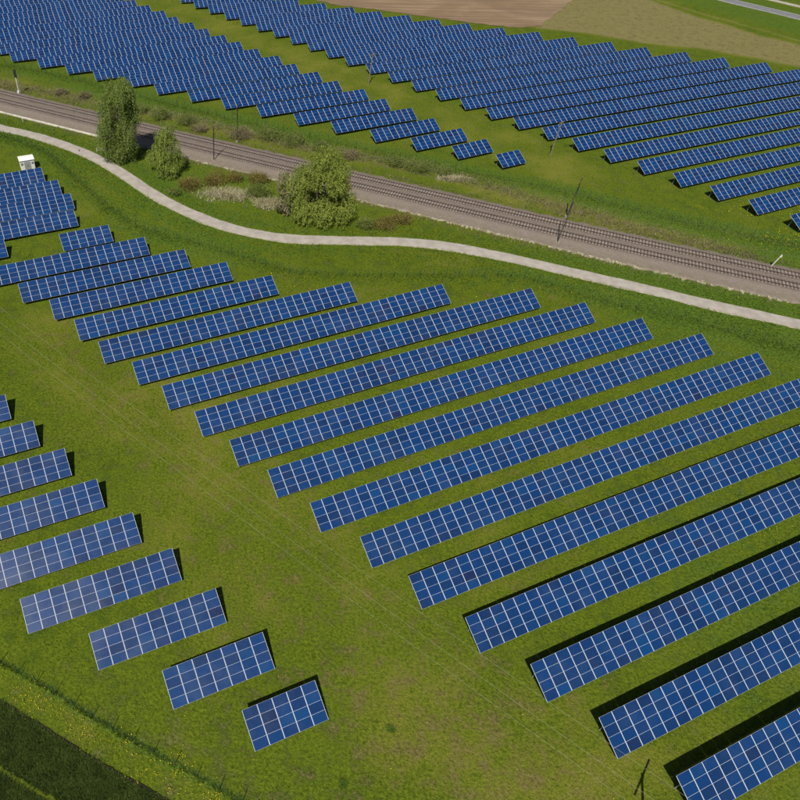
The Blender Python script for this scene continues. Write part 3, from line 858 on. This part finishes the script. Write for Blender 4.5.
def shrub_mesh(w, h, n, leaf, mat, upright=0.2):
    bl = []
    for i in range(7):
        a = i * 2.4; r = w * .30 * random.uniform(.2, 1.1)
        bl.append((math.cos(a) * r, math.sin(a) * r, h * random.uniform(.3, .62), w * .22, w * .22, h * .36))
    P, A, O = [], [], []
    for b in bl:
        k = n // 7
        d = rng.normal(size=(k, 3)); d /= np.linalg.norm(d, axis=1, keepdims=True)
        rad = rng.uniform(.35, 1.08, k) ** .6
        O.append(d + np.array([0, 0, .5]))
        P.append(np.array(b[:3]) + d * np.array(b[3:]) * rad[:, None] + rng.normal(0, .06 * w, (k, 3)))
        ax = d + rng.normal(0, .6, (k, 3)); ax[:, 2] += upright * 2
        A.append(ax)
    P = np.concatenate(P); A = np.concatenate(A); P[:, 2] = np.abs(P[:, 2]); O = np.concatenate(O)
    return leaves_mesh('foliage', P, A, leaf * rng.uniform(.7, 1.4, len(P)), leaf * .45 * rng.uniform(.7, 1.3, len(P)), mat, O)

SHRUBS = [  # x, y, width, height, kind, label
    (-11.4, 140.6, 5.9, 1.9, 'r', 'russet olive shrub at the left end of the row below the railway'),
    (-6.1, 142.4, 6.9, 2.1, 'r', 'widest russet shrub in the row between yellow green tree and willow'),
    (-1.2, 144.3, 5.1, 1.7, 'r', 'russet shrub close under the pale ballast edge, near the catenary mast'),
    (4.0, 137.4, 6.2, 2.6, 'g', 'bright green bush just left of the grey twiggy side of the willow'),
    (4.3, 143.3, 5.4, 2.0, 'r', 'russet shrub behind the bright green bush, left of the willow'),
    (30.7, 125.1, 6.4, 1.5, 'r', 'low russet shrub right of the willow'),
    (34.6, 126.6, 5.1, 1.2, 'r', 'small russet shrub farthest right of the willow'),
    (26.6, 124.3, 4.8, 1.6, 'g', 'green bush at the foot of the willow, on its right'),
    (-21.8, 178.4, 6.4, 2.3, 'g', 'green bush on the far railway bank, right behind the poplar'),
    (-14.6, 174.8, 6.3, 2.3, 'g', 'green bush on the far bank above the yellow green tree'),
    (-10.7, 170.8, 5.2, 1.5, 'd', 'brown dry bush on the far bank left of the two catenary masts'),
    (-0.3, 167.4, 7.2, 1.8, 'd', 'brown dry bush on the far bank behind the far catenary mast'),
    (7.4, 167.2, 8.7, 2.4, 'g', 'long pale green bush on the far bank right of the catenary masts'),
    (13.2, 164.6, 7.6, 2.3, 'g', 'green bush on the far bank, up left of the willow top'),
    (19.9, 160.9, 5.0, 1.9, 'g', 'green bush on the far bank directly behind the willow top'),
    (26.8, 157.0, 5.4, 1.4, 'd', 'brown dry bush on the far bank, right behind the willow'),
    (37.1, 153.0, 5.8, 2.0, 'g', 'green bush on the far bank right of the short white post'),
    (42.3, 150.9, 8.0, 2.1, 'g', 'large green bush on the far bank below the small far solar tables'),
    (48.4, 149.0, 4.8, 1.5, 'g', 'rightmost small green bush on the far railway bank'),
    (-51.5, 193.9, 3.9, 1.3, 'd', 'dry bush on the far bank, nearest the railway signal'),
    (-44.2, 191.9, 3.9, 1.3, 'd', 'dry bush on the far bank, second from the railway signal'),
    (-27.6, 182.6, 5.4, 1.9, 'g', 'green bush on the far bank, hidden in part by the poplar'),
    (-14.8, 137.2, 3.2, 1.2, 'g', 'small green bush between path and yellow green tree')]
SM = {'r': (M_LEAF_RED, .2), 'g': (M_LEAF_GREEN, .15), 'd': (M_LEAF_DRY, .6), 'l': (M_LEAF_LUSH, .5)}
for x, y, w, h, k, lab in SHRUBS:
    root = empty('shrub', (x, y, 0)); root.rotation_euler.z = random.uniform(0, 6)
    tag(root, lab, 'shrub', 'shrubs and bushes')
    m, upr = SM[k]
    obj('foliage', shrub_mesh(w, h, int(480 * w), .27, m, upr), root)
    mb = MB()
    for i in range(5):
        a = i * 1.3; mb.tube([(0, 0, -.1), (math.cos(a) * w * .12, math.sin(a) * w * .12, h * .35), (math.cos(a) * w * .25, math.sin(a) * w * .25, h * .7)], [.05, .035, .01], 5)
    mb.build('stems', M_BARK, root)

# ---- uncountable plants: one object each
def tufts(name, xy, h, wid, blades, mat, lean=.5, with_masks=False, z0=-.06):
    k = len(xy)
    h = np.asarray(h) * np.ones(k)
    b = np.repeat(np.c_[xy, np.full(k, z0)], blades, 0)
    hh = np.repeat(h, blades) * rng.uniform(.55, 1.15, k * blades)
    b[:, :2] += rng.normal(0, .35, (k * blades, 2)) * hh[:, None] * .6
    a = rng.uniform(0, 2 * np.pi, k * blades)
    w = wid * rng.uniform(.6, 1.4, k * blades)
    side = np.c_[np.cos(a), np.sin(a), np.zeros(len(a))] * w[:, None] / 2
    tip = b + np.c_[rng.normal(0, lean, (len(a), 2)) * hh[:, None], hh]
    v = np.stack([b - side, b + side, tip], 1).reshape(-1, 3)
    at = None
    if with_masks:
        d, l, r = masks(xy[:, 0], xy[:, 1])
        rep = blades * 3
        at = {'dry': np.repeat(d, rep), 'lush': np.repeat(l, rep), 'bare': np.repeat(r, rep) * .5}
    return np_mesh(name, v, np.arange(len(v)).reshape(-1, 3), mat, attrs=at)

def along(line, n, w, bias=0.0):
    i = rng.integers(0, len(line) - 1, n); tpar = rng.random(n)
    p = line[i] + (line[i + 1] - line[i]) * tpar[:, None]
    tt, nn = normals2d(line)
    return p + nn[i] * (rng.normal(bias, w, n))[:, None]

def clear_of(xy):
    d1 = seg_dist(xy[:, 0], xy[:, 1], PATH[::3]); d2 = seg_dist(xy[:, 0], xy[:, 1], TRACK_NEAR + _n * 0.8)
    d3 = seg_dist(xy[:, 0], xy[:, 1], ROAD[::2]); d4 = seg_dist(xy[:, 0], xy[:, 1], ROAD_SIDE[::2])
    return (d1 > 1.72) & (d2 > 6.6) & (d3 > 3.6) & (d4 > 1.8) & ~inside(xy[:, 0], xy[:, 1], SOIL)

def field_pts(n, y0, y1, dens_x):
    y = rng.uniform(y0, y1, n)
    x = rng.uniform(-0.36 * y - 14, 0.72 * y + 45, n)
    return np.c_[x, y]

parts = []
for n, y0, y1, h, w, bl in ((62000, 8, 58, .13, .035, 4), (52000, 58, 118, .17, .055, 4), (34000, 118, 215, .20, .07, 4), (18000, 215, 300, .20, .09, 4)):
    xy = field_pts(n, y0, y1, 0); xy = xy[clear_of(xy)]
    me = tufts('grass', xy, h * rng.uniform(.6, 1.6, len(xy)), w, bl, M_BLADES, .55, True)
    tag(obj('grass', me), 'short meadow grass %s' % {8: 'around the nearest solar tables', 58: 'between the middle solar tables', 118: 'on both sides of the railway', 215: 'between the far solar tables'}[y0], 'grass', kind='stuff')
# tall grass along the fences and the railway banks
xy = np.concatenate([along(FENCE_PATH, 8000, 1.2), along(FENCE_FAR, 9000, 1.6), along(FENCE_VERGE, 1500, .12), along(PATH, 8000, 2.4, -3.6), along(PATH, 6000, 1.5, 3.6)])
xy = xy[clear_of(xy)]
tag(obj('tall_grass', tufts('tall_grass', xy, .34 * rng.uniform(.5, 1.4, len(xy)), .07, 4, M_BLADES, .55, True)), 'tall green grass along the fences and the gravel path', 'grass', kind='stuff')
xy = np.concatenate([along(NORTHDRY, 6000, 1.7), along(TRACK_NEAR, 1400, .6, 8.4), along(TRACK_NEAR, 900, .5, -6.9)])
xy = xy[clear_of(xy)]
tag(obj('dry_grass', tufts('dry_grass', xy, .5 * rng.uniform(.5, 1.5, len(xy)), .10, 4, M_LEAF_DRY, .6)), 'straw coloured dry grass on the railway banks', 'grass', kind='stuff')
# pale flattened reeds below the railway
c = rng.normal(size=(3400, 2)) * np.array([2.8, 1.3])
xy = np.concatenate([c[:950] + np.array([-2.6, 137.0]), c[2200:2700] * np.array([.5, .8]) + np.array([6.0, 133.2]), c[3000:] * np.array([.6, .4]) + np.array([50, 146.0])])
xy = xy[clear_of(xy)]
tag(obj('reeds', tufts('reeds', xy, .75 * rng.uniform(.5, 1.4, len(xy)), .13, 4, M_REED, .7)), 'pale flattened dead reeds below the railway left of the willow', 'reeds', kind='stuff')
# cereal crop in the corner: thick dark blades, a worn tramline through it
xy = np.c_[rng.uniform(-36, 2, 90000), rng.uniform(8, 33, 90000)]
poly = [tuple(q) for q in CROP_EDGE[::2]] + [(5, 5), (-40, 5), (-40, 32)]
xy = xy[inside(xy[:, 0], xy[:, 1], poly)]
ce = seg_dist(xy[:, 0], xy[:, 1], CROP_EDGE[::2])
xy = xy[ce > 0.25 * rng.random(len(ce))]
td = seg_dist(xy[:, 0], xy[:, 1], TRAM)
xy = xy[td > 0.3]
tag(obj('crop', tufts('crop', xy, .42 * rng.uniform(.8, 1.15, len(xy)), .075, 6, M_CROP, .6)), 'dark green cereal crop filling the lower left corner', 'crop', kind='stuff')
# low near-black strip, the crop's shadow line painted in, between verge and crop
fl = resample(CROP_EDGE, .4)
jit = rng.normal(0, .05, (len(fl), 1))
shadow_strip = obj('shadow_strip', strip('shadow_strip', fl, np.array([-.42, -.26, -.05, .14, .26]) + jit, [-.12, .03, .0, .06, -.12], M_EDGE_SHADOW))
tag(shadow_strip, 'dark strip painted as the shadow line between the dandelion verge and the crop', 'shadow_strip', kind='structure')
# dandelions
def on_verge(n):
    return along(CROP_EDGE, n, .75, 2.0)
cl = on_verge(26)
a = np.concatenate([cl[rng.integers(0, 26, 420)] + rng.normal(0, .6, (420, 2)), on_verge(200)])
b = field_pts(260, 15, 110, 0)
d = np.concatenate([rng.normal((75, 50), (9, 1.6), (160, 2)) @ np.array([[1, 0], [0, 1]]), rng.normal((118, 122), (6, 2), (160, 2)), rng.normal((124, 134), (12, 2.2), (120, 2))])
e_ = rng.normal((92, 66), (7, 1.2), (70, 2))
xy = np.concatenate([a, b, d, e_])
xy = xy[clear_of(xy)]
k = len(xy)
ang = np.arange(6) / 6 * 2 * np.pi
r = rng.uniform(.024, .052, k) * np.where(xy[:, 1] > 100, 2.2, 1)
zc = rng.uniform(.10, .22, k)
ring = np.stack([xy[:, None, 0] + np.cos(ang) * r[:, None], xy[:, None, 1] + np.sin(ang) * r[:, None], np.repeat(zc[:, None] - .015, 6, 1)], -1)
topv = np.c_[xy, zc + .012][:, None, :]
stem = np.stack([np.c_[xy, np.full(k, -.08)]], 1)
v = np.concatenate([ring, topv, stem], 1).reshape(-1, 3)
base = np.arange(k)[:, None] * 8
f = np.concatenate([np.stack([base[:, 0] + i, base[:, 0] + (i + 1) % 6, base[:, 0] + 6], 1) for i in range(6)] + [np.stack([base[:, 0] + i, base[:, 0] + (i + 3) % 6, base[:, 0] + 7], 1) for i in range(2)])
tag(obj('dandelions', np_mesh('dandelions', v, f, M_FLOWER)), 'yellow dandelions dotted over the verge and meadow', 'flowers', kind='stuff')
# broad-leaved weeds in the near meadow
WEEDS = [(16.55, 24.3, 1.0, 'bright green weed tuft in the trodden grass, right of the five-column table'), (11.04, 19.2, .9, 'bright green weed tuft at the lower picture edge, below the five-column table')]
for x, y, w, lab in WEEDS:
    root = empty('weed', (x, y, 0)); tag(root, lab, 'weed', 'weeds in the meadow')
    obj('foliage', shrub_mesh(w * 1.3, .22, 340, .13, M_LEAF_LUSH, .3), root)
    mb = MB(); mb.tube([(0, 0, -.1), (0.02, 0, .2)], [.03, .01], 5); mb.build('stem', M_LEAF_LUSH, root)

# ------------------------------------------------------------------ masts, poles, wires
def track_dir(x):
    i = int(np.argmin(np.abs(TRACK_NEAR[:, 0] - x))); d = _t[i]
    return math.atan2(d[1], d[0])

def catenary_mast(x, y, h, side, label):
    """side +1: the tracks lie towards local +y"""
    root = empty('catenary_mast', (x, y, 0), track_dir(x)); tag(root, label, 'mast', 'catenary masts along the railway')
    mb = MB()
    mb.box(-.09, .09, -.10, -.075, .25, h); mb.box(-.09, .09, .075, .10, .25, h); mb.box(-.02, .02, -.074, .074, .25, h)
    mb.build('mast', M_MAST, root)
    mb = MB(); mb.box(-.35, .35, -.35, .35, -.4, .32); mb.build('foundation', M_SLEEPER, root)
    s = side; reach = 3.0
    mb = MB()
    mb.tube([(0, .1 * s, h - .9), (0, reach * s, h - .9)], .045, 6); mb.tube([(0, .1 * s, h - 2.4), (0, reach * .95 * s, h - 1.0)], .045, 6)
    mb.tube([(0, reach * .55 * s, h - 1.75), (0, (reach + .5) * s, h - 2.05)], .03, 6)
    mb.build('cantilever', M_MAST, root)
    for z in (h - .9, h - 2.4):
        mb = MB()
        for q in range(4): mb.tube([(0, (.16 + q * .09) * s, z + (0 if z > h - 1 else q * .045)), (0, (.20 + q * .09) * s, z + (0 if z > h - 1 else q * .045))], .09, 8)
        mb.build('insulator', M_CERAMIC, root)
catenary_mast(-6.5, 153.6, 8.5, 1, 'dark catenary mast on the near side of the tracks, by the russet shrubs')
catenary_mast(-1.0, 164.4, 9.4, -1, 'dark catenary mast on the far side of the tracks, behind the left near mast')
catenary_mast(65.1, 119.1, 9.0, 1, 'dark catenary mast on the near side of the tracks, above the long path')
catenary_mast(70.6, 129.6, 9.0, -1, 'dark catenary mast on the far side of the tracks, behind the right near mast')

def overhead(name, centre, label):
    root = empty(name); tag(root, label, 'overhead line', 'railway overhead lines')
    line = resample(centre, 4.0)
    d = np.cumsum(np.r_[0, np.linalg.norm(np.diff(line, axis=0), axis=1)])
    i0 = int(np.argmin(np.abs(line[:, 0] + 5))); ph = (d - d[i0]) / 79.5
    fr = ph - np.floor(ph)
    mz = 7.5 - 1.3 * 4 * fr * (1 - fr)
    keep = (line[:, 0] > -95) & (line[:, 0] < 125)
    mb = MB(); mb.tube([(*p, z) for p, z in zip(line[keep], mz[keep])], .012, 4); mb.build('messenger_wire', M_DARKWIRE, root)
    mb = MB(); mb.tube([(*p, 5.9) for p in line[keep]], .012, 4); mb.build('contact_wire', M_DARKWIRE, root)
    mb = MB()
    for p, z in list(zip(line[keep], mz[keep]))[::2]: mb.tube([(*p, 5.9), (*p, z)], .006, 3, cap=False)
    tag(mb.build('droppers', M_DARKWIRE, root), kind='stuff')
overhead('overhead_line', TRACK_NEAR, 'thin contact wire above the railway track nearer the path')
overhead('overhead_line', TRACK_FAR, 'thin contact wire above the railway track nearer the dry bank')

def power_pole(x, y, h, rz, arm, label, mat=M_WOOD):
    root = empty('power_pole', (x, y, 0), rz); tag(root, label, 'power pole', 'power poles')
    mb = MB(); mb.tube([(0, 0, -.5), (0, 0, h + .2)], [.17, .11], 10); mb.build('pole', mat, root)
    mb = MB(); mb.box(-.07, .07, -arm / 2, arm / 2, h - .30, h - .14); mb.tube([(0, .75, h - .3), (0, .1, h - 1.1)], .03, 5); mb.tube([(0, -.75, h - .3), (0, -.1, h - 1.1)], .03, 5)
    mb.build('crossarm', mat, root)
    for yy in ((-1.6, .45, 2.0) if arm > 3 else (-1.05, .6, 1.05)):
        z = h - .14
        mb = MB(); mb.tube([(0, yy, z), (0, yy, z + .07), (0, yy, z + .16), (0, yy, z + .26)], [.05, .07, .045, .03], 8); mb.build('insulator', M_CERAMIC, root)
LINE_DIR = R(138.8)
P1 = np.array([38.5, 13.8]); P2 = P1 + 108 * np.array([math.cos(LINE_DIR), math.sin(LINE_DIR)])
power_pole(P1[0], P1[1], 10.0, LINE_DIR, 4.3, 'power pole just below the picture, its T shaped shadow lying by the lower right tables')
def sag_wire(a, b, za, zb, sag, r, mat, label, group):
    tpar = np.linspace(0, 1, 28)
    mb = MB(); mb.tube([(*(a + (b - a) * q), za + (zb - za) * q - sag * 4 * q * (1 - q)) for q in tpar], r, 5)
    tag(mb.build('power_wire', mat), label, 'wire', group)
nv = np.array([-math.sin(LINE_DIR), math.cos(LINE_DIR)])
for off, z, lab in ((-1.6, 10.12, 'thin overhead wire over the meadow, nearest the middle solar tables'), (0.45, 10.12, 'thin overhead wire over the meadow, middle one of three'), (2.0, 10.12, 'thin overhead wire over the meadow, nearest the lower left solar tables')):
    sag_wire(P1 + nv * off, P2 + nv * off, z, z, 1.3, .005, M_WIRE, lab, 'overhead wires over the meadow')
rz = math.atan2(46.3, -39.8)
power_pole(76.8, 159.7, 8.2, rz, 2.4, 'wooden power pole in the meadow in front of the right far solar tables')
power_pole(37.6, 205.6, 8.2, rz, 2.4, 'wooden power pole between the two far solar blocks')
A3, A4 = np.array([76.8, 159.7]), np.array([37.6, 205.6]); nv = np.array([-math.sin(rz), math.cos(rz)])
for off, z, lab in ((-1.05, 8.32, 'thin wire between the two far wooden poles, on the right block side'), (0.6, 8.32, 'thin wire between the two far wooden poles, middle one'), (1.05, 8.32, 'thin wire between the two far wooden poles, on the left block side')):
    sag_wire(A3 + nv * off, A4 + nv * off, z, z, .7, .010, M_DARKWIRE, lab, 'wires between the far wooden poles')

# railway signal
root = empty('railway_signal', (-63.3, 193.6, 0), track_dir(-63)); tag(root, 'railway signal with white mast and dark head at the far track', 'signal')
mb = MB(); mb.tube([(0, 0, -.3), (0, 0, 4.6)], .13, 8); mb.build('mast', M_SIGNALWHITE, root)
mb = MB(); mb.box(-.42, .42, -.12, .12, 4.4, 6.5); mb.build('signal_head', M_SIGNALDARK, root)
for z in (4.9, 5.45, 6.0):
    mb = MB(); mb.tube([(0, -.12, z), (0, -.34, z + .02)], .13, 10); mb.build('lamp_hood', M_SIGNALDARK, root)
mb = MB(); mb.box(-.3, .3, -.3, .3, -.3, .9); mb.build('relay_box', M_SIGNALWHITE, root)
mb = MB(); mb.tube([(.30, .2, 0), (.30, .2, 6.2)], .025, 5); mb.tube([(.55, .2, 0), (.55, .2, 6.2)], .025, 5)
for q in range(12): mb.tube([(.30, .2, .5 + q * .45), (.55, .2, .5 + q * .45)], .015, 4)
mb.build('ladder', M_STEEL, root)

def marker_post(x, y, h, lab, lean=0.0, r=.07):
    root = empty('marker_post', (x, y, 0)); root.rotation_euler = (0, lean, 0); tag(root, lab, 'post', 'posts beside the railway')
    mb = MB(); mb.tube([(0, 0, -.3), (0, 0, h)], r, 8); mb.tube([(0, 0, h), (0, 0, h + .05)], [r * 1.15, r * .6], 8); mb.build('pole', M_SIGNALWHITE, root)
    mb = MB(); mb.box(-.22, .22, -r - .03, -r - .005, h - .55, h - .1); mb.build('plate', M_SIGNALWHITE, root)
marker_post(24.1, 147.0, 2.9, 'short white post at the far track, right of the willow')
marker_post(104.4, 111.3, 3.0, 'leaning pale post at the far track near the right picture edge', .22, .09)
marker_post(-57.7, 174.7, 1.4, 'tiny white post between path and railway at the far left')

# white kiosk behind the upper-left tables
root = empty('transformer_kiosk', (-50.3, 148.6, 0), AZ); tag(root, 'white transformer kiosk behind the topmost upper left solar table', 'kiosk')
mb = MB(); mb.box(-1.6, 1.6, -1.2, 1.2, -.2, 2.35); mb.build('wall', M_WHITE, root)
mb = MB()
mb.add([(-1.75, -1.35, 2.353), (1.75, -1.35, 2.353), (1.75, 1.35, 2.353), (-1.75, 1.35, 2.353), (-1.75, -1.35, 2.45), (1.75, -1.35, 2.45), (1.75, 1.35, 2.45), (-1.75, 1.35, 2.45), (-1.75, 0, 2.62), (1.75, 0, 2.62)],
       [(3, 2, 1, 0), (0, 1, 5, 4), (2, 3, 7, 6), (1, 2, 6, 9, 5), (3, 0, 4, 8, 7), (4, 5, 9, 8), (7, 8, 9, 6)])
mb.build('roof', M_WHITE, root)
for x0 in (-.72, .02):
    mb = MB(); mb.box(x0, x0 + .70, -1.235, -1.203, .05, 2.0); d_ = mb.build('door', M_DOOR, root)
    mb = MB(); mb.box(x0 + (.55 if x0 < 0 else .08), x0 + (.60 if x0 < 0 else .13), -1.29, -1.237, .95, 1.15); mb.build('handle', M_SIGNALDARK, d_)
for x0 in (-1.45, .95):
    g_ = MB()
    for q in range(6): g_.box(x0, x0 + .5, -1.24, -1.203, 1.3 + q * .1, 1.36 + q * .1)
    g_.build('vent_grille', M_STEEL, root)

# white barrier rail by the path
root = empty('barrier_rail', (-35.4, 157.4, 0), R(-6)); tag(root, 'thin white barrier rail between path and poplar', 'railing')
for x in (0, 1.9, 3.8):
    mb = MB(); mb.tube([(x, 0, -.3), (x, 0, 1.05)], .045, 6); mb.build('post', M_SIGNALWHITE, root)
for z in (.55, 1.0):
    mb = MB(); mb.tube([(0, 0, z), (3.8, 0, z)], .04, 6); mb.build('rail', M_SIGNALWHITE, root)

# a bird on the path
root = empty('bird', (-39.8, 157.7, .06), 2.0); tag(root, 'small dark bird on the gravel path', 'bird')
mb = MB()
mb.tube([(-.30, 0, .15), (-.22, 0, .165), (-.10, 0, .19), (.02, 0, .21), (.12, 0, .24), (.17, 0, .29), (.21, 0, .32), (.25, 0, .315), (.32, 0, .30)], [.035, .045, .08, .10, .085, .05, .052, .035, .006], 10)
for s in (-1, 1): mb.tube([(0, .04 * s, .14), (.01, .04 * s, .07), (-.01, .045 * s, 0), (.06, .05 * s, .0)], .010, 5)
mb.build('body', M_BLACK, root, True)
for s in (-1, 1):
    mb = MB(); mb.tube([(.08, .08 * s, .24), (-.08, .10 * s, .21), (-.27, .05 * s, .17)], [.03, .045, .008], 6); mb.build('wing', M_BLACK, root, True)
